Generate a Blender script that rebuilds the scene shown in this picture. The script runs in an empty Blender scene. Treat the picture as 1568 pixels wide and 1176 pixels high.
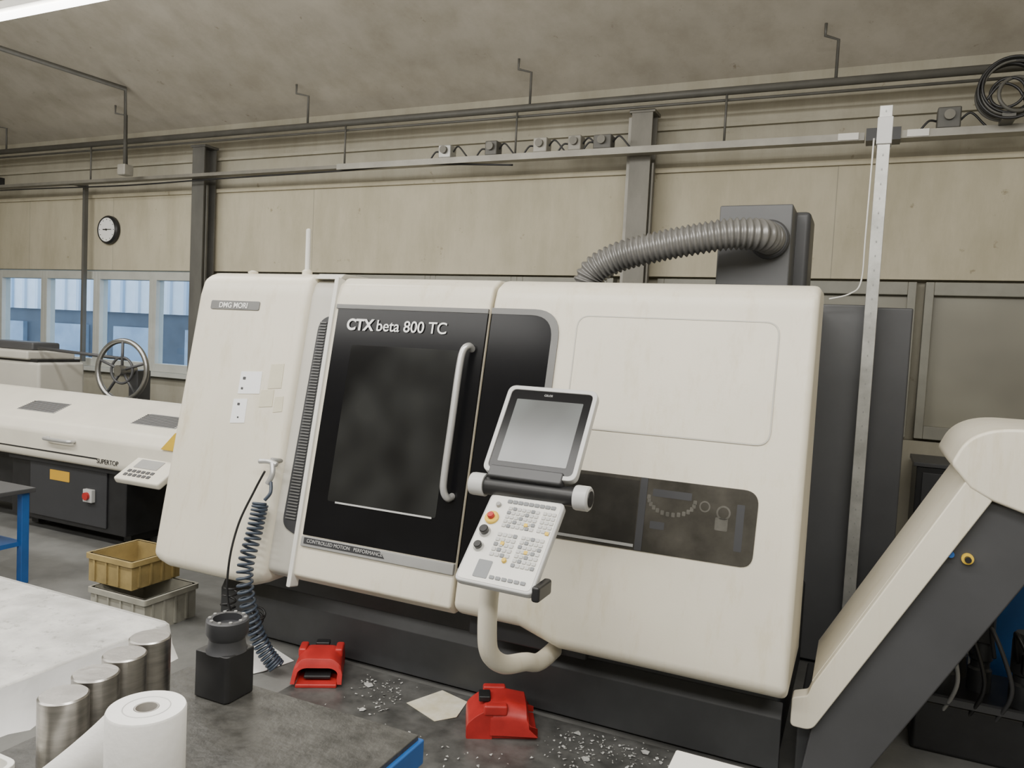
import bpy, bmesh, math, random
from mathutils import Vector, Matrix
random.seed(7)
S=bpy.context.scene
COL=bpy.context.collection
# ------------------------------------------------------------ materials
def mat(name,col,rough=.5,metal=0.,var=0.,scale=6.,bump=0.,bscale=40.,col2=None,stretch=(1,1,1),emit=0.,coat=0.,detail=5.,spec=.5):
    m=bpy.data.materials.new(name);m.use_nodes=True
    nt=m.node_tree;b=nt.nodes["Principled BSDF"];L=nt.links
    b.inputs["Roughness"].default_value=rough;b.inputs["Metallic"].default_value=metal
    b.inputs["Base Color"].default_value=(*col,1);b.inputs["Specular IOR Level"].default_value=spec
    if coat: b.inputs["Coat Weight"].default_value=coat
    if emit:
        b.inputs["Emission Color"].default_value=(*col,1);b.inputs["Emission Strength"].default_value=emit
    tc=nt.nodes.new("ShaderNodeTexCoord");mp=nt.nodes.new("ShaderNodeMapping");mp.inputs["Scale"].default_value=stretch
    L.new(tc.outputs["Object"],mp.inputs["Vector"])
    if var>0 or col2:
        n=nt.nodes.new("ShaderNodeTexNoise");n.inputs["Scale"].default_value=scale;n.inputs["Detail"].default_value=detail;n.inputs["Roughness"].default_value=.6
        L.new(mp.outputs[0],n.inputs["Vector"])
        r=nt.nodes.new("ShaderNodeValToRGB");r.color_ramp.elements[0].position=.35;r.color_ramp.elements[1].position=.65
        c2=col2 if col2 else tuple(c*(1-var) for c in col)
        r.color_ramp.elements[0].color=(*c2,1);r.color_ramp.elements[1].color=(*col,1)
        L.new(n.outputs["Fac"],r.inputs["Fac"]);L.new(r.outputs["Color"],b.inputs["Base Color"])
    if bump>0:
        n2=nt.nodes.new("ShaderNodeTexNoise");n2.inputs["Scale"].default_value=bscale;n2.inputs["Detail"].default_value=4
        L.new(mp.outputs[0],n2.inputs["Vector"])
        bp=nt.nodes.new("ShaderNodeBump");bp.inputs["Strength"].default_value=bump;bp.inputs["Distance"].default_value=.01
        L.new(n2.outputs["Fac"],bp.inputs["Height"]);L.new(bp.outputs["Normal"],b.inputs["Normal"])
    return m
def blemish(m,scale,lo,hi,tint,stretch=(1,1,1)):
    nt=m.node_tree;L=nt.links;bs=nt.nodes["Principled BSDF"]
    src=bs.inputs["Base Color"].links[0].from_socket
    tc=nt.nodes.new("ShaderNodeTexCoord");mp=nt.nodes.new("ShaderNodeMapping");mp.inputs["Scale"].default_value=stretch;mp.inputs["Location"].default_value=(3.1,1.7,5.3)
    L.new(tc.outputs["Object"],mp.inputs["Vector"])
    n=nt.nodes.new("ShaderNodeTexNoise");n.inputs["Scale"].default_value=scale;n.inputs["Detail"].default_value=10;n.inputs["Roughness"].default_value=.7
    L.new(mp.outputs[0],n.inputs["Vector"])
    r=nt.nodes.new("ShaderNodeValToRGB");r.color_ramp.elements[0].position=lo;r.color_ramp.elements[1].position=hi
    r.color_ramp.elements[0].color=(*tint,1);r.color_ramp.elements[1].color=(1,1,1,1)
    L.new(n.outputs["Fac"],r.inputs["Fac"])
    mx=nt.nodes.new("ShaderNodeMix");mx.data_type='RGBA';mx.blend_type='MULTIPLY';mx.inputs[0].default_value=1
    L.new(src,mx.inputs[6]);L.new(r.outputs["Color"],mx.inputs[7]);L.new(mx.outputs[2],bs.inputs["Base Color"])
    return m
CREAM=blemish(blemish(mat("cream_paint",(.79,.74,.615),.38,var=.05,scale=2.5,bump=.03,bscale=120),5,.30,.42,(.90,.88,.82),(1,1,.35)),14,.34,.46,(.93,.91,.86),(1,1,.12))
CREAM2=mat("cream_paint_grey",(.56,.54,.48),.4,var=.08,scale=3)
OLDCREAM=mat("cream_paint_feeder",(.78,.74,.63),.45,var=.08,scale=3)
WHITE=mat("white_plastic",(.75,.74,.69),.4,var=.05,scale=8)
BLACKG=mat("door_glass_black",(.008,.008,.009),.16,var=.2,scale=3,spec=.16)
GLASSD=mat("door_window_glass",(.030,.031,.030),.10,col2=(.010,.010,.010),scale=3.2,detail=1.2,spec=.22)  # soft grey mottle in the colour stands in for faint reflections
WINGL=mat("side_window_glass",(.075,.07,.06),.14,col2=(.035,.033,.028),scale=5,spec=.3)
BLACK=mat("black_plastic",(.02,.02,.021),.4,var=.3,scale=10)
DGREY=mat("dark_grey_paint",(.065,.066,.07),.45,var=.15,scale=3)
DGREY2=mat("darker_grey_paint",(.04,.041,.045),.5,var=.15,scale=3)
BOXG=mat("extractor_grey_paint",(.105,.107,.11),.45,var=.12,scale=3)
BASEM=mat("base_grey_paint",(.055,.057,.06),.5,var=.25,scale=4)
MGREY=mat("mid_grey_paint",(.33,.33,.32),.4,var=.1,scale=4)
PLATEG=mat("name_plate_grey",(.17,.17,.165),.35,var=.1,scale=4)
RIBG=mat("louvre_grey",(.16,.16,.155),.45,var=.1,scale=4)
LGREY=mat("light_grey_plastic",(.53,.53,.52),.35,var=.06,scale=10)
STEEL=mat("brushed_steel",(.55,.53,.50),.33,1.,var=.3,scale=9,stretch=(1,1,8),bump=.05,bscale=80)
CHROME=mat("duct_grey_plastic",(.24,.235,.225),.33,.35,var=.2,scale=8)
GALV=mat("galvanised_steel",(.50,.50,.47),.45,.4,var=.3,scale=9)
WHEELM=mat("wheel_steel",(.38,.38,.37),.3,.9,var=.2,scale=9)
REDP=mat("red_paint",(.50,.03,.027),.4,var=.25,scale=10)
YEL=mat("yellow_plastic",(.75,.50,.05),.4,var=.1)
BLUE=mat("blue_paint",(.02,.11,.36),.4,var=.2,scale=6)
PAPER=mat("paper",(.84,.83,.80),.8,var=.05,scale=10,bump=.1,bscale=60)
PAPERY=mat("oily_paper",(.62,.57,.40),.7,col2=(.78,.75,.64),scale=9)
CLOTH=blemish(mat("white_worn_top",(.62,.61,.58),.55,col2=(.40,.395,.375),scale=9,bump=.3,bscale=30,detail=9),30,.33,.44,(.55,.55,.53))
MAT=mat("bench_top_dark",(.035,.034,.03),.42,col2=(.075,.073,.066),scale=22,bump=.25,bscale=60,detail=9)
PIPE=mat("old_pipe_paint",(.11,.107,.095),.5,var=.25,scale=5)
COLUMN=mat("column_paint",(.20,.19,.16),.55,var=.3,scale=4,stretch=(1,1,.4))
COLUMND=mat("column_paint_dark",(.115,.112,.10),.55,var=.3,scale=4,stretch=(1,1,.4))
TRAYM=mat("cable_tray_metal",(.36,.345,.30),.5,.1,var=.3,scale=3)
HOSE=mat("hose_blue_grey",(.045,.06,.085),.4)
CRATEG=mat("crate_grey_plastic",(.33,.32,.27),.5,var=.25,scale=8)
CRATEY=mat("crate_yellow_plastic",(.36,.27,.11),.5,var=.3,scale=8)
SCREEN=mat("lcd_screen",(.12,.13,.13),.18,col2=(.085,.09,.09),scale=4,detail=1,spec=.4)
KEY=mat("key_caps",(.50,.50,.48),.45)
KEYB=mat("key_caps_grey",(.20,.21,.22),.45)
SILVER=mat("silver_paint",(.55,.55,.54),.3,.5)
LAMP=mat("fluorescent_tube",(1,.98,.93),.5,emit=9)
LBLUE=mat("facade_panel_blue",(.36,.50,.66),.6,col2=(.62,.70,.78),scale=1.5,stretch=(3,1,.1),detail=1)
FACW=mat("facade_white",(.74,.80,.86),.7,var=.1)
FACM=mat("facade_window_blue",(.33,.44,.56),.5,col2=(.20,.28,.38),scale=1.5)
FACD=mat("facade_dark",(.08,.11,.15),.6,var=.4,scale=1.5)
WINFR=mat("window_frame_paint",(.48,.49,.45),.5,var=.12,scale=5)
WINFD=mat("window_frame_dull",(.27,.265,.225),.55,var=.15,scale=5)
BLIND=mat("window_film_grey",(.27,.26,.21),.45,col2=(.20,.19,.155),scale=1.3,detail=2)
def wall_mat(name,a,b_,s=1.2):
    m=mat(name,a,.8,col2=b_,scale=s,bump=.25,bscale=9,detail=8)
    blemish(m,7,.29,.36,(.60,.57,.51));blemish(m,3,.36,.60,(.84,.83,.80),(1,1,.25));blemish(m,40,.30,.34,(.7,.68,.63))
    return m
WALLM=wall_mat("wall_concrete_cream",(.53,.485,.365),(.47,.43,.32))
WALLM2=wall_mat("wall_beam_concrete",(.40,.375,.30),(.335,.315,.25))
CEILM=wall_mat("ceiling_rough_render",(.49,.455,.39),(.41,.38,.32),.9)
FLOORM=mat("floor_concrete",(.20,.20,.19),.45,col2=(.115,.115,.11),scale=2.2,bump=.1,bscale=30,detail=9)
# ------------------------------------------------------------ helpers
def empty(name):
    o=bpy.data.objects.new(name,None);COL.objects.link(o);o.empty_display_size=.1;return o
def finish(name,bm,m,parent=None,bevel=0,smooth=False,seg=3):
    bmesh.ops.recalc_face_normals(bm,faces=bm.faces)
    me=bpy.data.meshes.new(name);bm.to_mesh(me);bm.free()
    if isinstance(m,(list,tuple)):
        for q in m: me.materials.append(q)
    else: me.materials.append(m)
    o=bpy.data.objects.new(name,me);COL.objects.link(o)
    if smooth:
        for p in me.polygons:p.use_smooth=True
    if bevel:
        md=o.modifiers.new("b",'BEVEL');md.width=bevel;md.segments=seg;md.limit_method='ANGLE';md.angle_limit=math.radians(25)
        for p in me.polygons:p.use_smooth=True
        wn=o.modifiers.new("w",'WEIGHTED_NORMAL');wn.keep_sharp=False
    if parent:o.parent=parent
    return o
def box(name,x0,x1,y0,y1,z0,z1,m,parent=None,bevel=0,seg=3):
    bm=bmesh.new();bmesh.ops.create_cube(bm,size=1)
    bmesh.ops.transform(bm,matrix=Matrix.Translation(((x0+x1)/2,(y0+y1)/2,(z0+z1)/2))@Matrix.Diagonal((abs(x1-x0),abs(y1-y0),abs(z1-z0),1)),verts=bm.verts)
    return finish(name,bm,m,parent,bevel,seg=seg)
def plate(name,outline,mp,o0,o1,m,parent=None,bevel=0,seg=2):
    bm=bmesh.new()
    a=[bm.verts.new(mp(u,v,o0)) for u,v in outline];b=[bm.verts.new(mp(u,v,o1)) for u,v in outline]
    bm.faces.new(a);bm.faces.new(b)
    n=len(a)
    for i in range(n): bm.faces.new((a[i],a[(i+1)%n],b[(i+1)%n],b[i]))
    return finish(name,bm,m,parent,bevel,seg=seg)
def ring(name,out,inn,mp,o0,o1,m,parent=None,bevel=0):
    bm=bmesh.new();n=len(out)
    A=[bm.verts.new(mp(u,v,o1)) for u,v in out];B=[bm.verts.new(mp(u,v,o1)) for u,v in inn]
    C=[bm.verts.new(mp(u,v,o0)) for u,v in out];D=[bm.verts.new(mp(u,v,o0)) for u,v in inn]
    for i in range(n):
        j=(i+1)%n
        bm.faces.new((A[i],A[j],B[j],B[i]));bm.faces.new((C[i],C[j],D[j],D[i]))
        bm.faces.new((A[i],A[j],C[j],C[i]));bm.faces.new((B[i],B[j],D[j],D[i]))
    return finish(name,bm,m,parent,bevel)
def rpoly(pts,rs,seg=6):
    out=[];n=len(pts)
    if not isinstance(rs,(list,tuple)): rs=[rs]*n
    for i in range(n):
        p=Vector(pts[i]);a=Vector(pts[i-1]);b=Vector(pts[(i+1)%n]);r=rs[i]
        if r<=0: out.append(tuple(p));continue
        da=(a-p);db=(b-p)
        s=p+da.normalized()*min(r,da.length*.49);e=p+db.normalized()*min(r,db.length*.49)
        for k_ in range(seg+1):
            t=k_/seg;q=s*(1-t)**2+p*2*t*(1-t)+e*t*t;out.append(tuple(q))
    return out
def rrect(x0,x1,z0,z1,r,seg=6): return rpoly([(x0,z0),(x1,z0),(x1,z1),(x0,z1)],r,seg)
def catmull(P,n=12):
    P=[Vector(p) for p in P];out=[]
    for i in range(len(P)-1):
        p0=P[max(i-1,0)];p1=P[i];p2=P[i+1];p3=P[min(i+2,len(P)-1)]
        for j in range(n):
            t=j/n
            out.append(.5*((2*p1)+(p2-p0)*t+(2*p0-5*p1+4*p2-p3)*t*t+(-p0+3*p1-3*p2+p3)*t**3))
    out.append(P[-1]);return out
def tube(name,pts,r,m,parent=None,sides=12,smooth=True,n=12,rf=None,interp=True):
    P=catmull(pts,n) if interp else [Vector(p) for p in pts]
    bm=bmesh.new();rings=[];up=None
    L=0
    for i,p in enumerate(P):
        t=(P[min(i+1,len(P)-1)]-P[max(i-1,0)]).normalized()
        if up is None: up=t.orthogonal().normalized()
        else: up=(up-t*up.dot(t)).normalized()
        s=t.cross(up)
        if i: L+=(P[i]-P[i-1]).length
        rr=rf(L) if rf else r
        rings.append([bm.verts.new(p+(up*math.cos(a)+s*math.sin(a))*rr) for a in [2*math.pi*k_/sides for k_ in range(sides)]])
    for i in range(len(rings)-1):
        for k_ in range(sides):
            bm.faces.new((rings[i][k_],rings[i][(k_+1)%sides],rings[i+1][(k_+1)%sides],rings[i+1][k_]))
    bm.faces.new(rings[0]);bm.faces.new(rings[-1])
    return finish(name,bm,m,parent,smooth=smooth)
def lathe(name,prof,loc,m,parent=None,axis='Z',seg=32,smooth=False,bevel=0):
    bm=bmesh.new();rings=[]
    def tr(x,y,z):
        if axis=='Z':v=Vector((x,y,z))
        elif axis=='Y':v=Vector((x,-z,y))
        elif axis=='X':v=Vector((z,x,y))
        else: v=axis@Vector((x,y,z))
        return v+Vector(loc)
    for r,z in prof:
        rings.append([bm.verts.new(tr(r*math.cos(2*math.pi*k_/seg),r*math.sin(2*math.pi*k_/seg),z)) for k_ in range(seg)])
    for i in range(len(rings)-1):
        for k_ in range(seg): bm.faces.new((rings[i][k_],rings[i][(k_+1)%seg],rings[i+1][(k_+1)%seg],rings[i+1][k_]))
    bm.faces.new(rings[0]);bm.faces.new(rings[-1])
    o=finish(name,bm,m,parent,bevel=bevel)
    for p in o.data.polygons:
        p.use_smooth=len(p.vertices)==4
    if not bevel:
        md=o.modifiers.new("e",'EDGE_SPLIT');md.split_angle=math.radians(35)
    return o
def cyl(name,loc,r,h,m,parent=None,axis='Z',seg=28): return lathe(name,[(r,0),(r,h)],loc,m,parent,axis,seg)
def torus(name,c,R_,r,m,parent,nrm=(0,-1,0),seg=40,sides=8,sq=1.):
    nrm=Vector(nrm).normalized();u=nrm.orthogonal().normalized();v=nrm.cross(u);c=Vector(c)
    bm=bmesh.new();rg=[]
    for i in range(seg):
        a=2*math.pi*i/seg;d=u*math.cos(a)+v*math.sin(a)*sq
        rg.append([bm.verts.new(c+d*R_+(d.normalized()*math.cos(b)+nrm*math.sin(b))*r) for b in [2*math.pi*k_/sides for k_ in range(sides)]])
    for i in range(seg):
        for k_ in range(sides): bm.faces.new((rg[i][k_],rg[i][(k_+1)%sides],rg[(i+1)%seg][(k_+1)%sides],rg[(i+1)%seg][k_]))
    return finish(name,bm,m,parent,smooth=True)
def text(name,s,size,loc,u,v,m,parent,ext=.001,align='LEFT',off=0.,sx=1.):
    cu=bpy.data.curves.new(name,'FONT');cu.body=s;cu.size=size;cu.extrude=ext;cu.align_x=align;cu.offset=off
    cu.materials.append(m);o=bpy.data.objects.new(name,cu);COL.objects.link(o)
    u=Vector(u).normalized();v=Vector(v).normalized();n=u.cross(v)
    M=Matrix((u,v,n)).transposed().to_4x4();M.translation=Vector(loc);o.matrix_world=M
    if parent:o.parent=parent
    return o
def frame(O,u,v):
    O=Vector(O);u=Vector(u).normalized();v=Vector(v).normalized();n=u.cross(v).normalized()
    return lambda a,b,o:O+u*a+v*b+n*o
k=.1935
NF=Vector((0,-1,k)).normalized()
def MF(x,z,o): return Vector((x,3.0+(z-.45)*k,z))+NF*o
def XZ(y): return lambda x,z,o:Vector((x,y-o,z))
UF=(1,0,0);VF=(0,k,1)
# ------------------------------------------------------------ room
box("floor",-13,4,-4,6.7,-.1,0,FLOORM)
W=empty("wall_back")
def wb(n,x0,x1,z0,z1,m,y0=6.7,y1=6.95): return box(n,x0,x1,y0,y1,z0,z1,m,W)
wb("lower_panel",-13,4,0,1.12,WALLM2)
wb("upper_panel",-13,4,2.36,3.28,WALLM)
wb("beam_panel",-13,4,3.28,4.1,WALLM2,6.74)
wb("infill_panel",-7.2,4,1.12,2.36,WALLM2,6.80)
wb("ledge",-13,4,3.25,3.29,WALLM,6.67,6.74)
wb("ledge_high",-13,4,3.62,3.65,WALLM2,6.70,6.78)
for i,x in enumerate([-10.2,-8.6,-5.5,-.3]):
    wb("panel_joint_%d"%i,x-.003,x+.003,2.36,3.25,WALLM2,6.698,6.71)
box("wall_left",-13.2,-13,-4,6.95,0,6,WALLM)
box("wall_right",4,4.2,-4,6.95,0,6,WALLM)
box("wall_front",-13,4,-4.2,-4,0,6,WALLM2)
MX=lambda y,z,o:Vector((o,y,z))
plate("ceiling",[(3.9,5.45),(-4.2,5.45),(-4.2,5.6),(3.9,5.6)],MX,-13.2,4.2,CEILM)
plate("ceiling_slope",[(6.95,3.93),(6.7,4.05),(3.9,5.45),(3.9,5.6),(6.95,4.1)],MX,-13.2,4.2,CEILM)
# windows (left, open to outside)
xs=[-12.3,-11.55,-10.8,-9.87,-8.86,-7.87,-7.2]
def window(name,x0,x1,glass,fr=WINFR):
    w=empty(name);f=.06
    box("frame_left",x0,x0+f,6.68,6.8,1.14,2.34,fr,w,.006);box("frame_right",x1-f,x1,6.68,6.8,1.14,2.34,fr,w,.006)
    box("frame_top",x0+f,x1-f,6.68,6.8,2.24,2.34,fr,w,.006);box("frame_bottom",x0+f,x1-f,6.68,6.8,1.14,1.24,fr,w,.006)
    box("glass",x0+f,x1-f,6.735,6.74,1.24,2.24,glass,w)
gm=bpy.data.materials.new("window_glass");gm.use_nodes=True
nt=gm.node_tree;nt.nodes.remove(nt.nodes["Principled BSDF"]);out=nt.nodes["Material Output"]
t=nt.nodes.new("ShaderNodeBsdfTransparent");g=nt.nodes.new("ShaderNodeBsdfGlossy");g.inputs["Roughness"].default_value=.02;mx=nt.nodes.new("ShaderNodeMixShader")
t.inputs[0].default_value=(.86,.92,.97,1)
mx.inputs[0].default_value=.06;nt.links.new(t.outputs[0],mx.inputs[1]);nt.links.new(g.outputs[0],mx.inputs[2]);nt.links.new(mx.outputs[0],out.inputs[0])
for i in range(len(xs)-1): window("window_%d"%(i+1),xs[i],xs[i+1],gm)
xr=[-6.85,-5.9,-4.95,-4.0,-3.05,-2.1]
for i in range(len(xr)-1): window("window_%d"%(i+7),xr[i],xr[i+1],BLIND,WINFD)
window("window_12",-1.70,-.9,BLIND,WINFD);window("window_13",-.9,.32,BLIND,WINFD);window("window_14",.38,2.4,BLIND,WINFD)
box("trim_1",-13,-7.15,6.60,6.68,1.09,1.14,WINFR)
# exterior building
ex=empty("neighbour_building")
box("facade_upper",-22,-6,11.5,14,1.9,3.1,FACW,ex);box("facade_lower",-22,-6,11.6,14,-.2,1.9,FACD,ex)
for i in range(34): box("rib_%d"%i,-21.8+i*.46,-21.72+i*.46,11.44,11.5,1.9,3.1,LBLUE,ex)
for i in range(7): box("facade_window_%d"%i,-21+i*2.1,-19.8+i*2.1,11.5,11.6,.5,1.6,FACM,ex)
box("yard_ground",-24,-4,7.1,16,-.3,-.2,mat("yard_asphalt",(.2,.22,.24),.8,var=.2))
# steel columns
def column(name,x,cm):
    c=empty(name)
    box("flange_front",x-.09,x+.09,6.47,6.485,0,3.72,cm,c);box("flange_rear",x-.09,x+.09,6.635,6.65,0,3.72,cm,c)
    box("web",x-.008,x+.008,6.485,6.635,0,3.72,cm,c)
    box("conduit_left",x-.13,x-.1,6.52,6.55,.2,3.7,TRAYM,c);box("conduit_right",x+.1,x+.115,6.5,6.52,.2,3.3,cm,c)
    box("cap",x-.11,x+.11,6.46,6.66,3.72,3.745,cm,c)
column("steel_column",-6.95,COLUMND);column("steel_column",-1.86,COLUMN)
# pipe + hangers
pp=empty("overhead_pipe")
tube("pipe_main",[(-12.9,6.38,3.83),(3.9,6.38,3.80)],.032,PIPE,pp,interp=False)
tube("pipe_second",[(-12.9,6.42,3.77),(3.9,6.42,3.74)],.012,PIPE,pp,interp=False,sides=8)
for i,x in enumerate([-10.2,-8.0,-5.35,-2.87,-.35,1.6]):
    tube("hanger_%d"%i,[(x,6.38,3.84),(x,6.38,4.12),(x-.09,6.30,4.13),(x-.09,6.30,4.22)],.012,PIPE,pp,sides=8,interp=False)
for i,x in enumerate([-11,-8.6,-4.87,-2.99,-1.15,.9]):
    tube("drop_rod_%d"%i,[(x,6.38,3.82),(x,6.38,3.40)],.010,PIPE,pp,sides=8,interp=False)
tube("branch_pipe",[(-8.0,3.0,4.31),(-7.68,6.1,4.31),(-7.68,6.12,3.45)],.026,PIPE,pp,interp=False)
box("branch_box",-7.74,-7.62,6.06,6.18,3.36,3.48,TRAYM,pp,.01)
tray=empty("cable_tray")
box("tray_left",-12.9,-4.9,6.33,6.43,3.36,3.395,COLUMN,tray)
box("tray_right",-4.9,-.12,6.30,6.43,3.35,3.39,TRAYM,tray);box("tray_lip",-4.9,-.12,6.295,6.305,3.34,3.395,TRAYM,tray)
box("tray_far",.12,3.9,6.30,6.43,3.34,3.39,TRAYM,tray);box("tray_far_lip",.12,3.9,6.295,6.305,3.34,3.395,TRAYM,tray)
box("end_cap_dark",-.11,-.02,6.28,6.44,3.33,3.42,BLACK,tray);box("end_cap_dark_b",.03,.12,6.28,6.44,3.33,3.42,BLACK,tray)
box("label_white",-.3,-.16,6.285,6.295,3.345,3.395,WHITE,tray);box("label_white_b",.16,.3,6.285,6.295,3.345,3.395,WHITE,tray)
tube("tray_cable",[(-12.9,6.36,3.32),(-10,6.36,3.33),(-8,6.36,3.31),(-6.5,6.36,3.33),(-5,6.36,3.34),(-4,6.36,3.36),(-3,6.36,3.31)],.009,BLACK,tray,sides=6)
box("tray_drop",-8.97,-8.93,6.55,6.6,1.2,3.38,COLUMND,tray)
box("tray_drop_arm",-8.97,-8.93,6.36,6.6,3.36,3.40,COLUMND,tray)
box("junction_end",-10.42,-10.28,6.3,6.42,3.40,3.5,BLACK,tray,.01)
for i,(x,w,h,m_) in enumerate([(-3.68,.13,.12,GALV),(-3.2,.12,.13,PIPE),(-2.72,.13,.13,TRAYM),(-2.4,.12,.13,TRAYM),(-2.15,.16,.12,PIPE),(.42,.15,.15,PIPE)]):
    box("junction_box_%d"%i,x-w/2,x+w/2,6.3,6.42,3.395,3.395+h,m_,tray,.012)
    cyl("gland_%d"%i,(x,6.30,3.40+h*.55),.035,.03,COLUMN,tray,'Y')
    tube("lead_%d"%i,[(x+w/2,6.36,3.46),(x+w/2+.06,6.34,3.50),(x+w/2+.14,6.34,3.42),(x+w/2+.2,6.33,3.35)],.008,BLACK,tray,sides=6)
    tube("lead_up_%d"%i,[(x-w/2,6.36,3.46),(x-w/2-.05,6.34,3.46),(x-w/2-.1,6.34,3.40)],.008,BLACK,tray,sides=6)
reel=empty("cable_coil")
for i in range(9):
    torus("loop_%d"%i,(.76+random.uniform(-.02,.02),6.22-.012*i,3.60+random.uniform(-.02,.02)),.185+random.uniform(-.015,.015),.010,BLACK if i%3 else PIPE,reel,(random.uniform(-.1,.1),-1,random.uniform(-.08,.08)),40,6,random.uniform(.92,1.05))
torus("loop_inner",(.80,6.14,3.55),.115,.013,PIPE,reel,(.25,-1,.1));torus("loop_inner_b",(.74,6.13,3.56),.10,.010,BLACK,reel,(-.2,-1,.1))
tube("hanging_tail",[(.62,6.15,3.52),(.70,6.13,3.62),(.80,6.13,3.58),(.86,6.13,3.46)],.010,BLACK,reel,sides=6)
box("bracket",.72,.8,6.13,6.29,3.385,3.43,PIPE,reel)
# clock
ck=empty("wall_clock")
lathe("case",[(.175,0),(.175,.04),(.16,.06),(.148,.06),(.148,.05)],(-8.64,6.69,2.85),BLACK,ck,'Y',40)
cyl("face",(-8.64,6.641,2.85),.147,.004,mat("clock_face_white",(.9,.9,.88),.4),ck,'Y',40)
box("hour_hand",-8.70,-8.64,6.628,6.634,2.845,2.857,BLACK,ck);box("minute_hand",-8.65,-8.55,6.626,6.631,2.848,2.855,BLACK,ck)
cyl("hub",(-8.64,6.636,2.85),.012,.012,BLACK,ck,'Y')
for i in range(12):
    a=i*math.pi/6;cyl("tick_%d"%i,(-8.64+.125*math.cos(a),6.638,2.85+.125*math.sin(a)),.006,.004,BLACK,ck,'Y',8)
# lights
def lamp(name,x0,x1,y,z,cz):
    l=empty(name)
    box("housing",x0,x1,y-.06,y+.06,z+.03,z+.09,WHITE,l,.01)
    tube("tube_lamp",[(x0+.03,y,z),(x1-.03,y,z)],.028,LAMP,l,interp=False)
    n=0
    for xx in (x0+.4,(x0+x1)/2,x1-.4):
        tube("suspension_%d"%n,[(xx,y,z+.09),(xx,y,cz)],.006,PIPE,l,interp=False,sides=6);n+=1
lamp("fluorescent_light",-8.9,-3.2,3.80,4.00,5.448)
lamp("fluorescent_light",-9.5,-4,.6,4.3,5.448);lamp("fluorescent_light",-3,2.5,.6,4.3,5.448)
lamp("fluorescent_light",-9.5,-4,-2.2,4.3,5.448);lamp("fluorescent_light",-3,2.5,-2.2,4.3,5.448)
def area(name,loc,sx,sy,p,rot=(0,0,0),c=(1,.975,.93)):
    d=bpy.data.lights.new(name,'AREA');d.shape='RECTANGLE';d.size=sx;d.size_y=sy;d.energy=p;d.color=c
    o=bpy.data.objects.new(name,d);COL.objects.link(o);o.location=loc;o.rotation_euler=rot
area("ceiling_light_a",(-6.5,.9,4.25),5.5,.5,170,(math.radians(12),0,0))
area("ceiling_light_b",(-.5,.9,4.25),5.5,.5,190,(math.radians(12),0,0))
area("ceiling_light_c",(-6.5,-2.2,4.25),5.5,.8,165,(math.radians(25),0,0))
area("ceiling_light_d",(-.5,-2.2,4.25),5.5,.8,185,(math.radians(25),0,0))
area("ceiling_light_e",(-6.0,3.80,3.95),5.5,.3,90)
area("added_fill_uplight",(-3.5,1.5,3.4),10,2,190,(math.radians(180-28),0,0))  # added fill with no fixture behind it, brightens the ceiling
wd=bpy.data.worlds.new("world");S.world=wd;wd.use_nodes=True
wd.node_tree.nodes["Background"].inputs[0].default_value=(.70,.83,1,1);wd.node_tree.nodes["Background"].inputs[1].default_value=3.4
# ------------------------------------------------------------ CNC lathe
M=empty("cnc_lathe")
def coverprof(d=0.,zb=.44,zt=2.03):
    f=lambda z:3.0+(z-.45)*k+d
    return [(3.40,zb),(f(zb)+.07,zb),(f(zb)+.012,zb+.045),(f(zb+.13),zb+.13),(f(1.92),1.92),(f(zt-.045)+.015,zt-.04),(f(zt)+.08,zt),(3.62,zt),(3.62,zb)]
def cover(name,xz,d,m,bevel,zt=2.03):
    bm=bmesh.new();R_=[]
    for x,zb in xz: R_.append([bm.verts.new((x,y,z)) for y,z in coverprof(d,zb,zt)])
    n=len(R_[0])
    for i in range(len(R_)-1):
        for j in range(n): bm.faces.new((R_[i][j],R_[i][(j+1)%n],R_[i+1][(j+1)%n],R_[i+1][j]))
    bm.faces.new(R_[0]);bm.faces.new(R_[-1])
    return finish(name,bm,m,M,bevel,seg=4)
cover("left_cabinet_cover",[(-3.50,.42),(-3.40,.395),(-2.82,.395),(-2.715,.43)],0,CREAM,.045,2.05)
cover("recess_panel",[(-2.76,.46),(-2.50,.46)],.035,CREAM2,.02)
cover("door_cover",[(-2.535,.475),(-1.628,.475)],0,CREAM,.012)
cover("right_cover",[(-1.618,.48),(-1.30,.48),(-1.11,.425),(-.18,.425)],0,CREAM,.03)
box("cover_joint",-1.64,-1.6,3.38,3.6,.5,2.0,BLACK,M)
box("machine_body",-3.45,-.24,3.55,4.8,.45,2.0,DGREY,M,.01)
box("machine_base",-3.3,-.22,3.34,4.8,0,.47,BASEM,M,.02)
plate("base_skirt",[(3.34,.0),(3.30,.02),(3.30,.24),(3.34,.30)],MX,-3.28,-.21,BASEM,M,.004)
box("under_tray",-1.6,-1.02,3.16,3.34,.36,.50,DGREY2,M,.01)
box("electrical_cabinet_a",-.24,.02,4.62,5.4,.02,2.03,BOXG,M,.01)
box("electrical_cabinet_b",.025,.215,4.64,5.4,.02,2.02,DGREY,M,.01)
plate("door_edge_strip",rrect(-2.545,-2.520,.46,2.025,.008),MF,-.05,.014,WHITE,M,.003)
plate("door_black_panel",[(-2.50,.72),(-1.63,.72),(-1.63,1.865),(-2.50,1.865)],MF,-.01,.006,BLACKG,M,.003)
plate("fixed_black_panel",rpoly([(-1.612,.72),(-1.33,.72),(-1.30,.80),(-1.29,1.865),(-1.612,1.865)],[0,.04,.04,.11,0],8),MF,-.01,.006,BLACKG,M,.003)
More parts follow.
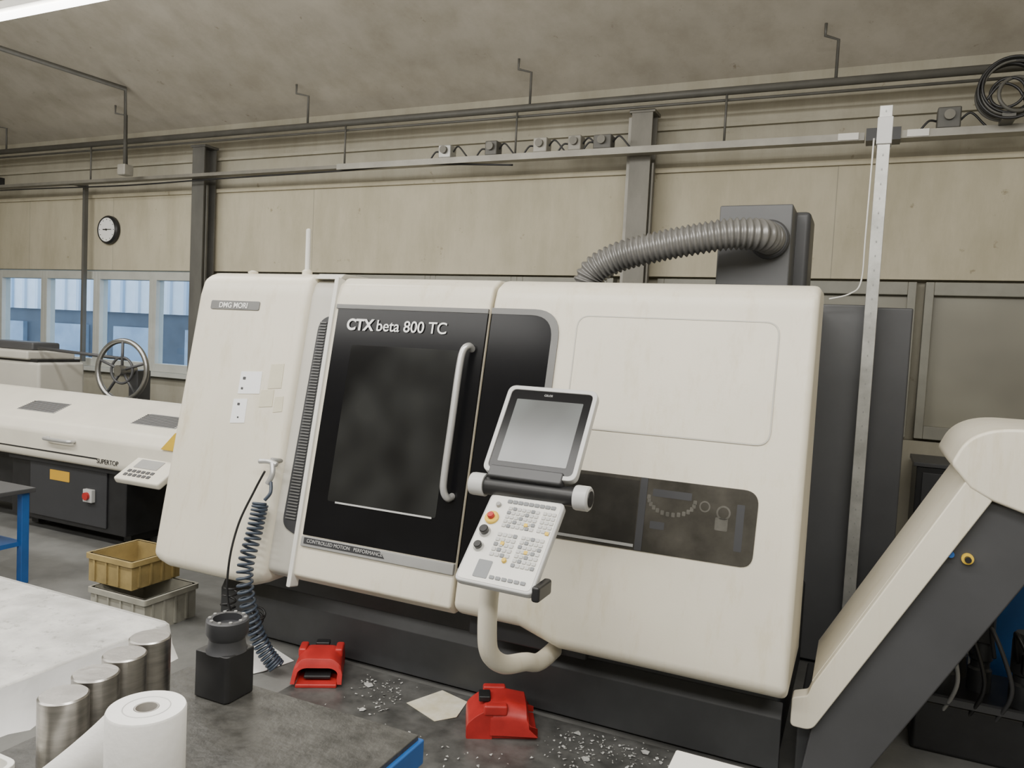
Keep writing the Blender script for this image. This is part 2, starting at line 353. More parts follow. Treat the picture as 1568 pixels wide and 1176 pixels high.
ring("black_panel_frame",rpoly([(-1.612,.66),(-1.28,.66),(-1.27,.80),(-1.262,1.89),(-1.612,1.89)],[.001,.04,.04,.13,.001],8),
     rpoly([(-1.612,.70),(-1.33,.70),(-1.305,.80),(-1.295,1.862),(-1.612,1.862)],[.001,.04,.04,.11,.001],8),MF,-.01,.009,PLATEG,M,.002)
plate("door_top_trim",[(-2.51,1.862),(-1.63,1.862),(-1.63,1.885),(-2.51,1.885)],MF,-.01,.009,PLATEG,M,.002)
plate("door_window",rrect(-2.38,-1.76,.90,1.68,.012),MF,.0,.008,GLASSD,M,.001)
plate("window_lower_gleam",[(-2.33,.895),(-1.78,.895),(-1.78,.903),(-2.33,.903)],MF,.004,.011,LGREY,M)
plate("door_lower_trim",[(-2.50,.665),(-1.63,.665),(-1.63,.715),(-2.50,.715)],MF,-.01,.012,MGREY,M,.004)
plate("door_lower_trim_dark",[(-2.48,.68),(-2.0,.68),(-2.03,.71),(-2.48,.71)],MF,.0,.014,DGREY2,M)
text("trim_lettering","CONTROLLED MOTION   PERFORMANCE",.024,MF(-2.46,.688,.016),UF,VF,LGREY,M,.0005)
LET=mat("lettering_white",(.9,.9,.88),.5)
text("door_lettering","CTX",.080,MF(-2.425,1.755,.012),UF,VF,LET,M,.001,off=.0024)
text("door_lettering_b","beta 800 TC",.080,MF(-2.245,1.755,.012),UF,VF,LET,M,.001,off=.0006)
tube("door_handle",[MF(-1.69,1.69,.0),MF(-1.695,1.70,.035),MF(-1.71,1.67,.055),MF(-1.715,1.58,.06),MF(-1.715,1.35,.06),MF(-1.715,1.10,.06),MF(-1.71,1.03,.055),MF(-1.695,1.0,.035),MF(-1.69,1.01,.0)],.017,SILVER,M,n=8)
plate("louvre_slot",rpoly([(-2.665,.74),(-2.555,.70),(-2.555,1.84),(-2.635,1.80)],[.05,.04,.05,.05]),MF,-.06,-.025,DGREY2,M,.004)
for i in range(66):
    z=.78+i*.0155;a=-2.645+.022*(z-.74)
    plate("louvre_rib_%d"%i,[(a,z),(-2.58,z),(-2.58,z+.006),(a,z+.006)],MF,-.03,-.018,RIBG,M)
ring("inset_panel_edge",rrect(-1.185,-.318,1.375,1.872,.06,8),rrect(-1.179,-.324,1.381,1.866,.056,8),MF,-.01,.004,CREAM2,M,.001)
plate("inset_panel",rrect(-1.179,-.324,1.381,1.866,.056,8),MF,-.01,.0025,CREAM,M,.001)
plate("side_window",rpoly([(-1.34,.90),(-.345,.905),(-.34,1.20),(-1.34,1.20)],[.02,.05,.06,.02],8),MF,-.01,.005,WINGL,M,.002)
plate("side_window_divider",[(-.815,.905),(-.785,.905),(-.785,1.2),(-.815,1.2)],MF,.0,.007,DGREY2,M)
plate("side_window_left",[(-1.33,.925),(-.82,.925),(-.82,1.185),(-1.33,1.185)],MF,.0,.0065,mat("window_dark",(.045,.043,.038),.16,var=.4,scale=5,spec=.3),M)
plate("side_window_rail",[(-1.33,.915),(-.82,.915),(-.82,.927),(-1.33,.927)],MF,.0,.008,MGREY,M)
TD=mat("turret_dim",(.12,.115,.10),.3,var=.4,scale=20)
for i in range(14):
    a=math.pi*(1.0+i/13.);x=-.68+.095*math.cos(a);z=1.125+.06*math.sin(a)
    plate("turret_tool_%d"%i,rrect(x-.007,x+.007,z-.009,z+.009,.003,2),MF,0,.0056,TD,M)
plate("turret_bar",[(-.76,1.13),(-.6,1.13),(-.6,1.16),(-.76,1.16)],MF,0,.0055,DGREY2,M)
for i,(x,z,r) in enumerate([(-.545,1.115,.022),(-.47,1.10,.028)]):
    ring("turret_dial_%d"%i,[(x+r*math.cos(a*.262),z+r*math.sin(a*.262)) for a in range(24)],[(x+r*.75*math.cos(a*.262),z+r*.75*math.sin(a*.262)) for a in range(24)],MF,.0,.0055,TD,M)
plate("tool_block",rrect(-.50,-.45,1.03,1.08,.006),MF,0,.0055,TD,M)
plate("tool_block_b",rrect(-.76,-.70,1.0,1.03,.004),MF,0,.0055,DGREY2,M)
plate("tool_block_c",rrect(-.42,-.39,.96,1.14,.004),MF,0,.0055,DGREY2,M)
plate("name_plate",rrect(-3.385,-3.03,1.835,1.885,.012),MF,-.02,.006,PLATEG,M,.002)
text("name_plate_lettering","DMG MORI",.042,MF(-3.32,1.845,.008),UF,VF,LET,M,.0006,off=.0008)
# notes
NOTE=mat("note_paper_white",(.90,.91,.92),.7)
AGED=mat("aged_label",(.70,.655,.50),.6,var=.1)
for i,(x0,x1,z0,z1,m_) in enumerate([(-3.08,-2.93,1.38,1.50,NOTE),(-3.10,-3.0,1.22,1.35,NOTE),(-2.88,-2.79,1.42,1.55,AGED),(-2.92,-2.83,1.32,1.41,AGED),(-2.82,-2.76,1.30,1.38,AGED)]):
    plate("note_%d"%i,[(x0,z0),(x1,z0+.01),(x1-.005,z1+.008),(x0,z1)],MF,-.001,.003,m_,M)
for i,(x,z,w) in enumerate([(-3.05,1.465,.010),(-3.055,1.41,.008),(-3.06,1.325,.009),(-3.05,1.255,.006)]):
    plate("note_mark_%d"%i,rrect(x-w,x+w,z-w*.8,z+w*.8,.004),MF,.001,.004,DGREY,M)
# beacon
lathe("beacon_base",[(.028,0),(.028,.03),(.014,.04)],(-2.86,3.45,2.04),CREAM,M);lathe("beacon_rod",[(.014,0),(.014,.225),(.006,.23)],(-2.86,3.45,2.075),WHITE,M)
lathe("roof_fitting",[(.02,0),(.03,.02),(.01,.03)],(-3.3,3.5,2.045),CREAM,M)
plate("roof_seam",[(3.34,2.02),(3.6,2.02),(3.6,2.05),(3.38,2.05)],MX,-2.72,-2.55,CREAM2,M,.004)
# air gun & hoses
tube("air_gun_body",[MF(-2.80,1.045,.06),MF(-2.74,1.05,.06),MF(-2.69,1.04,.055)],.013,SILVER,M)
tube("air_gun_grip",[MF(-2.715,1.045,.06),MF(-2.70,.99,.065),MF(-2.72,.94,.065)],.014,SILVER,M)
tube("air_gun_hook",[MF(-2.73,1.06,-.02),MF(-2.73,1.06,.05)],.012,MGREY,M,interp=False)
tube("straight_hose",[MF(-2.755,1.0,.06),MF(-2.80,.90,.06),MF(-2.86,.72,.07),MF(-2.87,.52,.08),(-2.86,2.93,.33),(-2.80,2.98,.15)],.006,BLACK,M,sides=8)
def coil(name,P,R_,turns,r,m_):
    C=catmull(P,40);N=turns*14;pts=[]
    up=Vector((1,0,0))
    for i in range(N+1):
        f=i/N*(len(C)-1);a=int(f);b=min(a+1,len(C)-1);p=C[a].lerp(C[b],f-a)
        t=(C[min(a+2,len(C)-1)]-C[max(a-2,0)]).normalized();u=(up-t*up.dot(t)).normalized();v=t.cross(u)
        an=2*math.pi*i/14;pts.append(p+(u*math.cos(an)+v*math.sin(an))*R_)
    return tube(name,pts,r,m_,M,sides=6,interp=False)
coil("coiled_hose",[MF(-2.74,.84,.07),MF(-2.74,.70,.08),(-2.73,2.9,.52),(-2.70,2.92,.30),(-2.64,2.95,.14),(-2.58,2.98,.05)],.036,34,.0075,HOSE)
tube("coil_lead",[MF(-2.70,.95,.065),MF(-2.68,.90,.08),MF(-2.70,.86,.09)],.009,HOSE,M)
coil("coiled_hose_b",[(-2.93,3.02,.38),(-2.93,3.0,.27),(-2.86,3.0,.2),(-2.78,3.02,.22),(-2.72,3.0,.3)],.035,12,.006,BLACK)
# operator arm + panel
tube("arm_tube",[(-1.2,2.66,1.15),(-1.215,2.60,1.0),(-1.228,2.585,.8),(-1.23,2.585,.64),(-1.225,2.61,.545),(-1.205,2.70,.475),(-1.18,2.85,.435),(-1.17,3.0,.385),(-1.17,3.25,.38)],.037,CREAM,M,sides=18)
sf=frame((-1.115,2.74,1.40),(1,0,0),(0,.571,.821))
plate("monitor_back",rrect(-.175,.175,-.17,.17,.04),sf,-.075,-.02,DGREY,M,.015)
plate("monitor_bezel",rrect(-.19,.19,-.195,.195,.035,8),sf,-.03,.0,LGREY,M,.01,3)
ring("monitor_bezel_rim",rrect(-.19,.19,-.195,.195,.035,8),rrect(-.172,.172,-.177,.177,.022,8),sf,-.01,.008,LGREY,M,.003)
plate("monitor_glass",rrect(-.172,.172,-.177,.177,.022,8),sf,-.01,.003,BLACKG,M)
plate("monitor_screen",rrect(-.140,.140,-.145,.135,.004),sf,.0,.004,SCREEN,M)
text("monitor_lettering","CELOS",.012,sf(-.03,.155,.004),(1,0,0),(0,.571,.821),LGREY,M,.0003)
lathe("panel_hinge",[(.034,0),(.036,.01),(.036,.40),(.034,.41)],(-1.31,2.64,1.185),BLACK,M,'X')
lathe("panel_hinge_cap_right",[(.044,0),(.046,.006),(.046,.05),(.040,.056)],(-.925,2.64,1.185),LGREY,M,'X')
cyl("panel_hinge_eye",(-.870,2.64,1.185),.030,.004,BLACK,M,'X')
lathe("panel_hinge_cap_left",[(.042,0),(.044,.01),(.044,.06)],(-1.35,2.64,1.185),LGREY,M,'X')
plate("hinge_cover",rrect(-.16,.14,-.2,-.15,.01),frame((-1.115,2.72,1.395),(1,0,0),(0,.571,.821)),-.05,.0,DGREY,M,.01)
kf=frame((-1.105,2.48,1.035),(1,-.04,0),(0,.737,.676))
plate("keypad_back",rrect(-.135,.135,-.17,.17,.02),kf,-.06,-.02,DGREY,M,.012)
plate("keypad_body",rrect(-.152,.152,-.195,.19,.025,8),kf,-.03,.0,LGREY,M,.006)
plate("keypad_face",rrect(-.142,.142,-.185,.18,.02,8),kf,-.01,.0015,WHITE,M)
def keys(px,pz,nx,nz,dx,dz,w,h,m_):
    for i in range(nx):
        for j in range(nz):
            a=px+i*dx;b=pz-j*dz
            plate("key",rrect(a,a+w,b-h,b,.002,2),kf,.0,.006,m_[(i*7+j*3)%len(m_)],M)
keys(-.07,.165,9,1,.022,.02,.018,.014,[KEYB])
keys(-.055,.135,7,5,.0185,.019,.014,.013,[KEY,KEY,LGREY,KEYB])
keys(.085,.135,3,5,.0185,.019,.014,.013,[KEY,LGREY])
keys(-.055,.02,4,5,.0205,.021,.015,.014,[KEY,KEYB,LGREY,KEY,KEY])
keys(.04,.02,5,7,.0185,.019,.014,.013,[KEY,LGREY,KEYB,KEY])
keys(-.02,-.155,6,1,.024,.02,.018,.012,[KEYB])
plate("keypad_touchpad",rrect(-.085,-.030,-.17,-.10,.004),kf,.0,.004,KEYB,M)
for i,(a,b) in enumerate([(.03,.06),(.07,-.05),(-.03,-.03),(.12,.04)]): plate("key_yellow_%d"%i,rrect(a,a+.014,b,b+.013,.002,2),kf,0,.007,YEL,M)
kax=Matrix((Vector((1,0,0)),Vector((0,.737,.676)),Vector((0,-.676,.737)))).transposed()
for i,(a,b,r,m_,h) in enumerate([(-.105,.075,.027,YEL,.01),(-.105,.075,.013,REDP,.025),(-.108,.012,.017,BLACK,.025),(-.108,-.052,.015,BLACK,.02),(-.108,-.052,.02,SILVER,.006),(-.108,.012,.022,SILVER,.006),(.01,-.09,.009,YEL,.008),(-.10,.135,.01,MGREY,.01)]):
    lathe("knob_%d"%i,[(r,0),(r,h),(r*.85,h+.003)],kf(a,b,.001),m_,M,kax,20)
box("keypad_side_grip",-.96,-.93,2.34,2.46,.875,.93,BLACK,M,.01)
# roof extraction box + duct
box("extractor_box",-.80,-.41,4.45,4.72,2.03,2.555,BOXG,M,.01);box("extractor_box_back",-.81,-.335,4.72,5.05,2.03,2.56,DGREY,M,.03)
lathe("duct_collar",[(.105,0),(.105,.05),(.095,.06)],(-.52,4.45,2.36),DGREY,M,'Y')
dp=[(-.52,4.42,2.36),(-.52,4.36,2.36),(-.56,4.27,2.365),(-.70,4.21,2.36),(-.9,4.18,2.325),(-1.12,4.17,2.28),(-1.30,4.17,2.23),(-1.43,4.17,2.15),(-1.47,4.17,2.04),(-1.47,4.17,1.96)]
tube("flexible_duct",dp,.08,CHROME,M,sides=28,n=36,rf=lambda L:.078+.008*math.sin(L*2*math.pi/.030))
for i,x in enumerate([-2.4,-1.9,-1.0]): box("roof_rail_%d"%i,x,x+.4,3.7,3.73,2.0,2.045,CREAM2,M,.003)
# ------------------------------------------------------------ chip conveyor
Cv=empty("chip_conveyor")
box("conveyor_foot",-.15,.10,3.30,3.9,0,.28,BASEM,Cv,.01)
plate("side_plate_dark",[(-.12,.10),(-.09,.30),(.43,1.26),(.60,1.22),(.66,1.14),(.15,.22),(.06,.05)],XZ(3.2),-.5,0,DGREY,Cv,.008)
plate("side_frame_cream",rpoly([(-.17,.285),(-.09,.285),(.445,1.265),(.36,1.33),(-.10,.465),(-.115,.42),(-.17,.40)],[.02,.03,.0,.0,.01,.01,.01]),XZ(3.2),-.05,.03,CREAM,Cv,.006)
plate("top_cover_cream",[(-.105,.46),(-.06,.44),(.385,1.30),(.36,1.33)],XZ(3.2),-.5,-.02,CREAM,Cv,.004)
plate("discharge_hood",rpoly([(.305,1.38),(.345,1.475),(.44,1.525),(1.0,1.525),(1.1,1.4),(1.1,1.12),(.95,1.10),(.44,1.262),(.37,1.30)],[.02,.05,.08,.08,.05,.02,.02,0,0]),XZ(3.2),-.55,.035,CREAM,Cv,.012)
cyl("rotary_switch_plate",(.385,3.2,1.04),.02,.012,YEL,Cv,'Y');cyl("rotary_switch",(.385,3.19,1.04),.011,.02,BLACK,Cv,'Y');cyl("plug",(.33,3.2,1.05),.012,.02,BLUE,Cv,'Y')
box("discharge_leg",1.0,1.06,3.4,3.46,0,1.13,DGREY2,Cv)
box("discharge_leg_b",1.0,1.06,3.64,3.70,0,1.13,DGREY2,Cv)
# vertical cable post
po=empty("cable_post")
box("channel",-.022,.040,4.50,4.54,0,3.06,GALV,po,.003);box("channel_core",-.012,.032,4.54,4.57,0,3.04,MGREY,po)
for i in range(38): box("slot_%d"%i,.006,.012,4.4975,4.501,.25+i*.075,.26+i*.075,MGREY,po)
box("foot_plate",-.06,.08,4.47,4.61,0,.012,GALV,po);box("cap_plate",-.028,.046,4.49,4.58,2.86,3.0,LGREY,po,.004)
tube("post_cable",[(-.04,4.53,2.9),(-.045,4.53,2.4),(-.05,4.53,2.15),(-.1,4.5,2.08),(-.2,4.5,2.05)],.0045,WHITE,po,sides=6)
# pumps at right
pu=empty("coolant_pump_unit")
box("tank",.30,1.15,3.85,4.35,0,.24,BLACK,pu,.02)
PB=mat("pump_dark",(.045,.047,.05),.35,var=.3)
for i,(x,y,r,h) in enumerate([(.42,3.98,.055,.36),(.58,4.1,.05,.48),(.74,4.0,.06,.33),(.50,4.25,.05,.55)]):
    lathe("motor_%d"%i,[(r,0),(r,.1),(r*.8,.11),(r*.8,.14),(r,.15),(r,h-.04),(r*.8,h)],(x,y,.24),PB,pu)
    box("terminal_box_%d"%i,x-.03,x+.03,y-r-.03,y-r+.01,.24+h*.5,.24+h*.75,BLACK,pu,.006)
for i in range(7):
    tube("hose_%d"%i,[(.34+.09*i,3.95,.45),(.31+.09*i,3.86,.60),(.36+.10*i,3.8,.38),(.32+.10*i,3.86,.2)],.009,[BLACK,MGREY,BLACK,DGREY,BLACK,MGREY,BLACK][i],pu,sides=8)
box("frame_rail",.28,1.15,3.83,3.86,.24,.27,DGREY,pu)
bc=empty("blue_cabinet")
box("body",.66,1.5,4.55,5.1,.05,.72,BLUE,bc,.01);box("lid",.64,1.52,4.53,5.12,.72,.76,BLUE,bc,.01);box("plinth",.70,1.46,4.6,5.05,0,.05,BLACK,bc)
box("door_line",1.09,1.1,4.545,4.55,.08,.70,BLACK,bc)
sc=empty("dark_storage_cabinet")
box("carcass",.38,3.2,6.1,6.6,.05,1.0,BLACK,sc,.01);box("worktop",.36,3.22,6.08,6.6,1.0,1.03,DGREY,sc,.004);box("plinth",.42,3.16,6.15,6.55,0,.05,BLACK,sc)
for i in range(4): box("door_%d"%i,.42+i*.7,1.08+i*.7,6.085,6.1,.1,.96,DGREY2,sc,.004)
# ------------------------------------------------------------ bar feeder (left)
B=empty("bar_feeder")
plate("hood",[(3.97,.62),(3.95,.66),(3.95,.84),(4.0,.92),(4.45,1.09),(4.6,1.09),(4.6,.62)],MX,-8.2,-3.75,OLDCREAM,B,.02,4)
lf=frame((-6,4.0,.92),(1,0,0),(0,.45,.17))
for i,x in enumerate([-6.35,-5.0]): 
    cxx=x+6
    plate("lid_grille_%d"%i,[(cxx-.05,.12),(cxx+.42,.12),(cxx+.40,.3),(cxx-.02,.3)],lf,-.01,.004,MGREY,B,.002)
    for j in range(9): plate("grille_bar_%d_%d"%(i,j),[(cxx-.04,.13+j*.018),(cxx+.40,.13+j*.018),(cxx+.40,.137+j*.018),(cxx-.04,.137+j*.018)],lf,.0,.007,DGREY,B)
tube("lid_handle",[(-5.75,3.95,.80),(-5.75,3.91,.80),(-5.70,3.90,.80),(-5.50,3.90,.80),(-5.45,3.91,.80),(-5.45,3.95,.80)],.014,SILVER,B,n=5)
plate("decor_stripe",[(-6.4,.69),(-5.2,.69),(-5.2,.70),(-6.4,.70)],XZ(3.95),-.01,.004,BLACK,B)
text("feeder_lettering","SUPERTOP",.05,(-5.2,3.947,.665),(1,0,0),(0,0,1),BLACK,B)
plate("warning_label",[(-4.52,.84),(-4.32,.84),(-4.32,.97),(-4.38,.97)],XZ(3.94),-.01,.006,YEL,B)
box("lower_cabinet",-6.35,-5.0,4.05,4.55,.10,.62,BLACK,B,.01);box("lower_cabinet_door",-6.1,-5.2,4.035,4.05,.14,.58,DGREY2,B,.006)
box("lower_ledge",-6.35,-4.2,4.02,4.55,.575,.625,DGREY2,B,.006)
box("lower_cabinet_rear",-8.0,-6.4,4.15,4.55,.14,.62,BLACK,B,.01)
plate("yellow_label",rrect(-5.85,-5.62,.45,.53,.005),XZ(4.035),-.005,.004,mat("amber_label",(.62,.36,.04),.5),B)
box("main_switch",-5.42,-5.32,4.0,4.035,.33,.43,LGREY,B,.005);cyl("main_switch_knob",(-5.37,4.0,.38),.03,.02,REDP,B,'Y')
for i,x in enumerate([-6.2,-5.1,-4.6,-4.0,-7.6]):
    box("leg_%d"%i,x-.04,x+.04,4.15,4.45,.03,.62,BLACK,B);lathe("levelling_foot_%d"%i,[(.05,0),(.05,.02),(.015,.035)],(x,4.3,0),BLACK,B)
kb=frame((-4.55,3.86,.70),(1,0,0),(0,.6,.35))
plate("remote_body",rrect(-.22,.22,-.13,.13,.02),kb,-.05,0,OLDCREAM,B,.012);plate("remote_display",rrect(-.15,.08,-.0,.09,.005),kb,.0,.004,MGREY,B)
for i in range(6):
    for j in range(2): plate("remote_key",rrect(-.16+i*.045,-.13+i*.045,-.09+j*.04,-.065+j*.04,.003),kb,0,.005,DGREY,B)
box("remote_bracket",-4.6,-4.5,3.88,4.0,.60,.67,OLDCREAM,B)
# machine with handwheel behind
H=empty("handwheel_machine")
box("bed",-10,-7.6,4.95,5.5,.1,.62,MGREY,H,.02);box("pedestal",-9.6,-6.1,5.05,5.45,0,.75,DGREY2,H,.02)
box("headstock",-8.6,-7.45,5.0,5.5,.62,1.28,CREAM2,H,.03);box("headstock_top",-8.9,-7.6,4.98,5.5,1.30,1.39,CREAM2,H,.02);box("headstock_gap",-8.5,-7.5,5.02,5.48,1.27,1.31,BLACK,H)
box("headstock_lamp",-8.5,-7.7,5.1,5.4,1.39,1.47,DGREY,H,.02)
tube("spindle_rod",[(-7.6,5.1,1.42),(-6.3,5.08,1.38)],.016,DGREY,H,interp=False)
box("wheel_post",-6.30,-6.18,5.1,5.25,.7,1.28,DGREY,H,.01)
cyl("wheel_axle",(-6.24,5.12,1.28),.04,.16,WHEELM,H,'Y')
torus("wheel_rim",(-6.24,4.98,1.28),.275,.024,WHEELM,H,(.15,-1,.05),48,10)
torus("wheel_hub_ring",(-6.24,4.98,1.28),.12,.012,DGREY,H,(.15,-1,.05))
cyl("wheel_hub",(-6.24,4.99,1.28),.05,.06,WHEELM,H,'Y')
for i in range(5):
    a=i*2*math.pi/5+.3;tube("wheel_spoke_%d"%i,[(-6.24,4.98,1.28),(-6.24+.27*math.cos(a),4.98+.04*math.cos(a),1.28+.27*math.sin(a))],.013,DGREY,H,interp=False,sides=8)
# crates
def crate(name,x0,x1,y0,y1,z0,z1,m_):
    c=empty(name);t_=.012
    box("bottom",x0+.02,x1-.02,y0+.02,y1-.02,z0,z0+t_,m_,c)
    for n_,(a,b,cc,d) in {"front":(x0,x1,y0,y0+t_),"back":(x0,x1,y1-t_,y1),"left":(x0,x0+t_,y0+t_,y1-t_),"right":(x1-t_,x1,y0+t_,y1-t_)}.items():
        box("side_"+n_,a,b,cc,d,z0,z1,m_,c)
    ring("rim",rrect(x0-.015,x1+.015,y0-.015,y1+.015,.02,4),rrect(x0+.01,x1-.01,y0+.01,y1-.01,.015,4),lambda a,b,o:Vector((a,b,o)),z1-.03,z1,m_,c)
    n_=int((x1-x0)/.1)
    for i in range(n_): box("rib_%d"%i,x0+.05+i*.1,x0+.062+i*.1,y0-.01,y0,z0+.01,z1-.03,m_,c)
    for i in range(4): box("rib_side_%d"%i,x1,x1+.01,y0+.04+i*.08,y0+.052+i*.08,z0+.01,z1-.03,m_,c)
    return c
crate("storage_crate",-3.98,-3.54,3.0,3.36,0,.20,CRATEG)
crate("storage_crate",-4.08,-3.72,3.06,3.40,.203,.37,CRATEY)
bt=empty("blue_trolley")
box("top",-5.55,-4.85,2.75,3.25,.60,.63,DGREY,bt,.005)
for i,(x,y) in enumerate([(-5.5,2.8),(-4.9,2.8),(-5.5,3.2),(-4.9,3.2)]): box("leg_%d"%i,x-.025,x+.025,y-.025,y+.025,0,.60,BLUE,bt,.004)
box("shelf",-5.5,-4.9,2.8,3.2,.25,.28,BLUE,bt);box("rail",-5.5,-4.9,2.79,2.81,.52,.58,BLUE,bt)
# ------------------------------------------------------------ foot pedals
def pedal(name,x,y,rot,s=1.):
    P=empty(name)
    box("base_plate",-.10,.10,-.15,.14,0,.02,REDP,P,.006)
    arch=lambda f,t_:rpoly([(-.115*f,.02),(-.11*f,.09*t_),(-.07*f,.125*t_),(.07*f,.125*t_),(.11*f,.09*t_),(.115*f,.02),(.095*f,.02),(.09*f,.082*t_),(.06*f,.102*t_),(-.06*f,.102*t_),(-.09*f,.082*t_),(-.095*f,.02)],[0,.02,.02,.02,.02,0,0,.02,.015,.015,.02,0],4)
    bm=bmesh.new();R_=[]
    for yy,f_,t_ in [(-.15,1.08,.82),(-.10,1.05,1.02),(-.02,1.0,1.15),(.05,.97,1.1)]:
        R_.append([bm.verts.new((a,yy+ (0.04 if (yy<-.14 and b>.05) else 0),b)) for a,b in arch(f_,t_)])
    n=len(R_[0])
    for i in range(3):
        for j in range(n): bm.faces.new((R_[i][j],R_[i][(j+1)%n],R_[i+1][(j+1)%n],R_[i+1][j]))
    bm.faces.new(R_[0]);bm.faces.new(R_[-1])
    finish("hood_arch",bm,REDP,P,.003)
    plate("rear_housing",rpoly([(.04,.0),(.15,.0),(.15,.06),(.11,.10),(.04,.135)],[0,.01,.02,.03,.01],4),MX,-.105,.105,REDP,P,.012)
    plate("tread",[(-.11,.03),(.06,.07),(.06,.085),(-.11,.045)],MX,-.065,.065,BLACK,P,.004)
    for q in (-1,1): box("side_lug",.09*q-.02,.09*q+.02,-.02,.08,.10,.145,REDP,P,.01)
    box("emergency_pad",-.035,.035,.05,.10,.125,.15,BLACK,P,.006)
    P.location=(x,y,0);P.rotation_euler=(0,0,rot);P.scale=(s,s,s)
    return P
pedal("foot_pedal",-2.40,3.10,math.radians(30),1.0)
pedal("foot_pedal",-1.38,3.09,math.radians(118),1.05)
def sheet(name,pts,m_,z=.002):
    plate(name,pts,lambda a,b,o:Vector((a,b,o+.004*math.sin(a*30+b*20)**2)),z,z+.002,m_)
sheet("paper_sheet",[(-3.06,3.00),(-2.74,2.84),(-2.66,2.98),(-2.62,3.16),(-2.92,3.27)],PAPER)
sheet("paper_sheet",[(-1.86,3.06),(-1.66,2.98),(-1.59,3.06),(-1.62,3.22),(-1.78,3.26)],PAPERY)
# swarf: metal curls in clusters plus a few paper scraps
bm=bmesh.new()
cl=[(-2.05,3.14,.10,.05,70),(-1.95,2.98,.14,.06,50),(-1.0,3.08,.10,.06,90),(-.78,3.16,.14,.05,110),(-1.0,2.85,.2,.08,50),(-.62,3.0,.08,.06,30),(-1.4,2.8,.5,.08,60)]
for cx_,cy_,sx_,sy_,n_ in cl:
    for i in range(n_):
        x=random.gauss(cx_,sx_);y=random.gauss(cy_,sy_)
        if y>3.28 or y<2.6 or x<-2.2 or x>-.4 or (-1.90<x<-1.17 and y>2.9): continue
        s=random.uniform(.002,.0085);a=random.random()*6.28;p=Vector((x,y,random.uniform(.003,.008)))
        vs=[bm.verts.new(p+Vector((math.cos(a+q)*s*random.uniform(.5,1.4),math.sin(a+q)*s,random.uniform(-.001,.006)))) for q in (0,1.4,3.1,4.4)]
        bm.faces.new(vs)
for x,y,s in [(-2.12,3.12,.03),(-.95,3.02,.022),(-.74,3.2,.026),(-1.05,3.2,.02),(-2.0,2.9,.018)]:
    a=random.random()*6
    vs=[bm.verts.new((x+math.cos(a+q)*s*random.uniform(.6,1.2),y+math.sin(a+q)*s*random.uniform(.6,1.2),.004+random.uniform(0,.008))) for q in (0,1.2,2.6,3.9,5.1)]
    bm.faces.new(vs)
finish("metal_swarf",bm,mat("swarf",(.50,.50,.48),.5,.1))
box("dark_floor_patch",-2.45,-.45,2.55,3.28,0.0,.0015,mat("dark_floor_mottle",(.055,.055,.052),.35,col2=(.12,.12,.114),scale=9,detail=9))  # thin rectangle of darker, mottled floor in front of the machine
# ------------------------------------------------------------ foreground benches
b1=empty("workbench")
box("dark_top",-1.56,-.855,.55,1.465,.835,.85,MAT,b1,.002)
box("blue_edge_frame",-1.57,-.845,.54,1.475,.78,.838,BLUE,b1,.004)
for i,(x,y) in enumerate([(-1.52,.6),(-.9,.6),(-1.52,1.42),(-.9,1.42)]): box("leg_%d"%i,x-.03,x+.03,y-.03,y+.03,0,.79,BLUE,b1,.004)
b2=empty("white_top_table")
box("top",-3.0,-1.84,.3,1.65,.80,.85,CLOTH,b2,.012)
bm=bmesh.new();N=60
def pt(t):
    L1=1.165
    d=t*(1.165+1.355)
    return Vector((-3.0+d,1.655)) if d<L1 else Vector((-1.835,1.655-(d-L1)))
top=[];mid=[];bot=[]
for i in range(N+1):
    q=pt(i/N);w=.012*math.sin(i*1.1)+.008*math.sin(i*2.7)
    ox,oy=(0,abs(w)) if q.y>1.65 else (abs(w)+.012,0)
    top.append(bm.verts.new((q.x,q.y,.848)));mid.append(bm.verts.new((q.x+ox*.5+.004,q.y+oy*.5+.002,.79)))
    bot.append(bm.verts.new((q.x+ox*1.6+.012,q.y+oy,.74+.012*math.sin(i*.5))))
for i in range(N):
    bm.faces.new((top[i],top[i+1],mid[i+1],mid[i]));bm.faces.new((mid[i],mid[i+1],bot[i+1],bot[i]))
finish("draped_edge",bm,PAPER,b2,smooth=True)
for i,(x,y) in enumerate([(-2.9,.4),(-1.95,.4),(-2.9,1.55),(-1.95,1.55)]): box("leg_%d"%i,x-.03,x+.03,y-.03,y+.03,0,.8,MGREY,b2)
b3=empty("workbench")
box("white_top",-.325,.6,1.0,1.70,.82,.85,WHITE,b3,.005)
for i,(x,y) in enumerate([(-.28,1.05),(.54,1.05),(-.28,1.64),(.54,1.64)]): box("leg_%d"%i,x-.03,x+.03,y-.03,y+.03,0,.82,BLUE,b3)
for i,(x,y,h) in enumerate([(-1.365,.975,.17),(-1.397,1.068,.17),(-1.429,1.162,.17),(-1.461,1.255,.17)]):
    lathe("steel_billet",[(.0435,0),(.045,.002),(.045,h-.003),(.042,h)],(x,y,.851),STEEL,None,'Z',40)
bb=empty("machinist_block")
plate("block",rpoly([(-.052,-.045),(.045,-.045),(.052,-.035),(.052,.045),(-.052,.045)],.004,2),lambda a,b,o:Vector((-1.368+a,1.395+b,o)),.851,.965,BLACK,bb,.004)
lathe("waist",[(.05,0),(.045,.01),(.042,.03),(.05,.045),(.05,.075),(.046,.078),(.034,.078),(.034,.06)],(-1.363,1.395,.962),DGREY2,bb,'Z',36)
for i in range(10):
    a=i*.628;cyl("bolt_%d"%i,(-1.363+.041*math.cos(a),1.395+.041*math.sin(a),1.038),.004,.005,MGREY,bb,'Z',8)
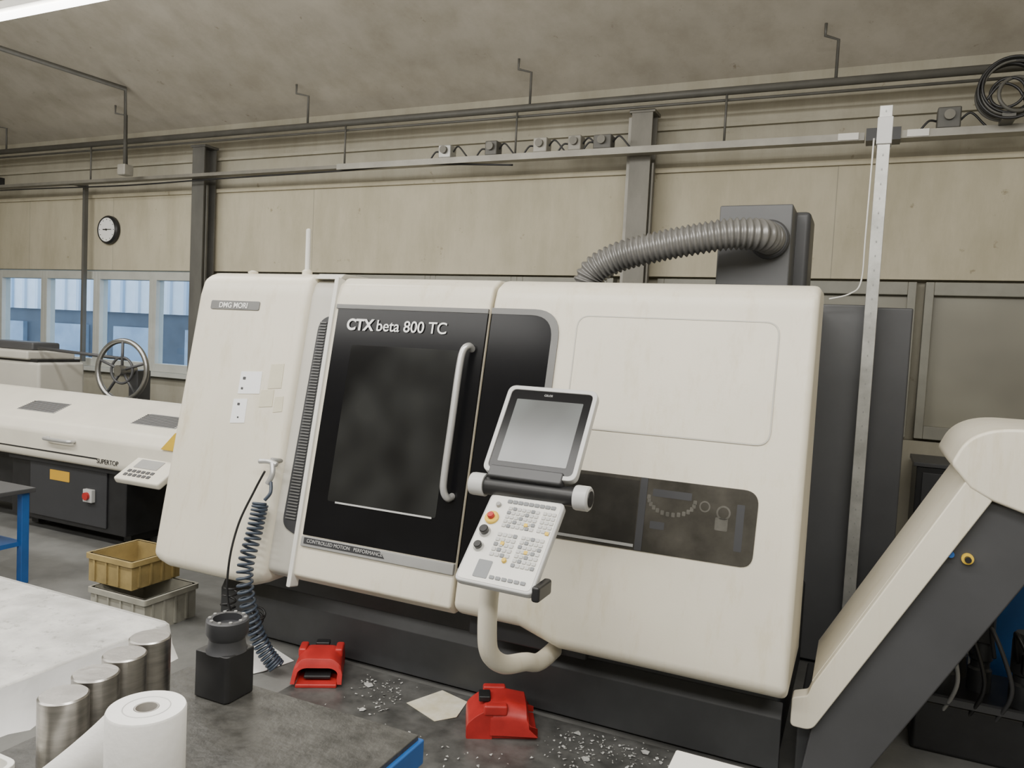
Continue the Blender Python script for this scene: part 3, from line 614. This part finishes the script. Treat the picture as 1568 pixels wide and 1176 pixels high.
# paper roll with tail
pr=empty("paper_towel_roll")
lathe("roll",[(.022,0),(.022,.0),(.066,0),(.068,.004),(.068,.196),(.066,.2),(.022,.2),(.021,.195),(.021,.02)],(-1.14,.975,.851),PAPER,pr,'Z',48)
torus("layer_line",(-1.14,.975,1.0505),.040,.0015,LGREY,pr,(0,0,1),40,6)
lathe("core",[(.0205,0),(.0205,.199),(.0185,.199),(.0185,.01)],(-1.14,.975,.852),mat("cardboard",(.36,.34,.31),.8),pr,'Z',32)
bm=bmesh.new();A=[];Bv=[]
for i in range(25):
    t_=i/24
    x=-1.205-.13*t_;y=.965-.17*t_+.02*math.sin(t_*3)
    A.append(bm.verts.new((x,y,.855)));Bv.append(bm.verts.new((x,y,1.050-.165*t_**.9)))
for i in range(24): bm.faces.new((A[i],A[i+1],Bv[i+1],Bv[i]))
o=finish("loose_tail",bm,PAPER,pr,smooth=True);sm=o.modifiers.new("s",'SOLIDIFY');sm.thickness=.002
tr=empty("plastic_tray")
ring("tray_rim",rrect(-1.55,-1.39,.76,.91,.03),rrect(-1.54,-1.40,.77,.90,.025),lambda a,b,o:Vector((a,b,o)),.851,.91,WHITE,tr,.002)
plate("tray_bottom",rrect(-1.545,-1.395,.765,.905,.03),lambda a,b,o:Vector((a,b,o)),.851,.856,WHITE,tr)
for i in range(5): lathe("rag_roll_%d"%i,[(.02,0),(.024,.01),(.024,.05+.01*(i%2)),(.018,.06)],(-1.51+.035*(i%3),.80+.045*(i//3),.857),PAPER,tr,'Z',14)
# camera
f=1180.;yaw=math.radians(24.5);pit=math.radians(3.34);ph=math.atan(0.05)
F=Vector((-math.sin(yaw)*math.cos(pit),math.cos(yaw)*math.cos(pit),-math.sin(pit)))
R0=Vector((math.cos(yaw),math.sin(yaw),0));U0=R0.cross(F)
R=math.cos(ph)*R0+math.sin(ph)*U0;U=-math.sin(ph)*R0+math.cos(ph)*U0
cd=bpy.data.cameras.new("camera");cd.sensor_width=36;cd.lens=f/1568*36;cd.clip_start=.02
co=bpy.data.objects.new("camera",cd);COL.objects.link(co)
Mx=Matrix((R,U,-F)).transposed().to_4x4();Mx.translation=Vector((0,0,1.75));co.matrix_world=Mx
S.camera=co
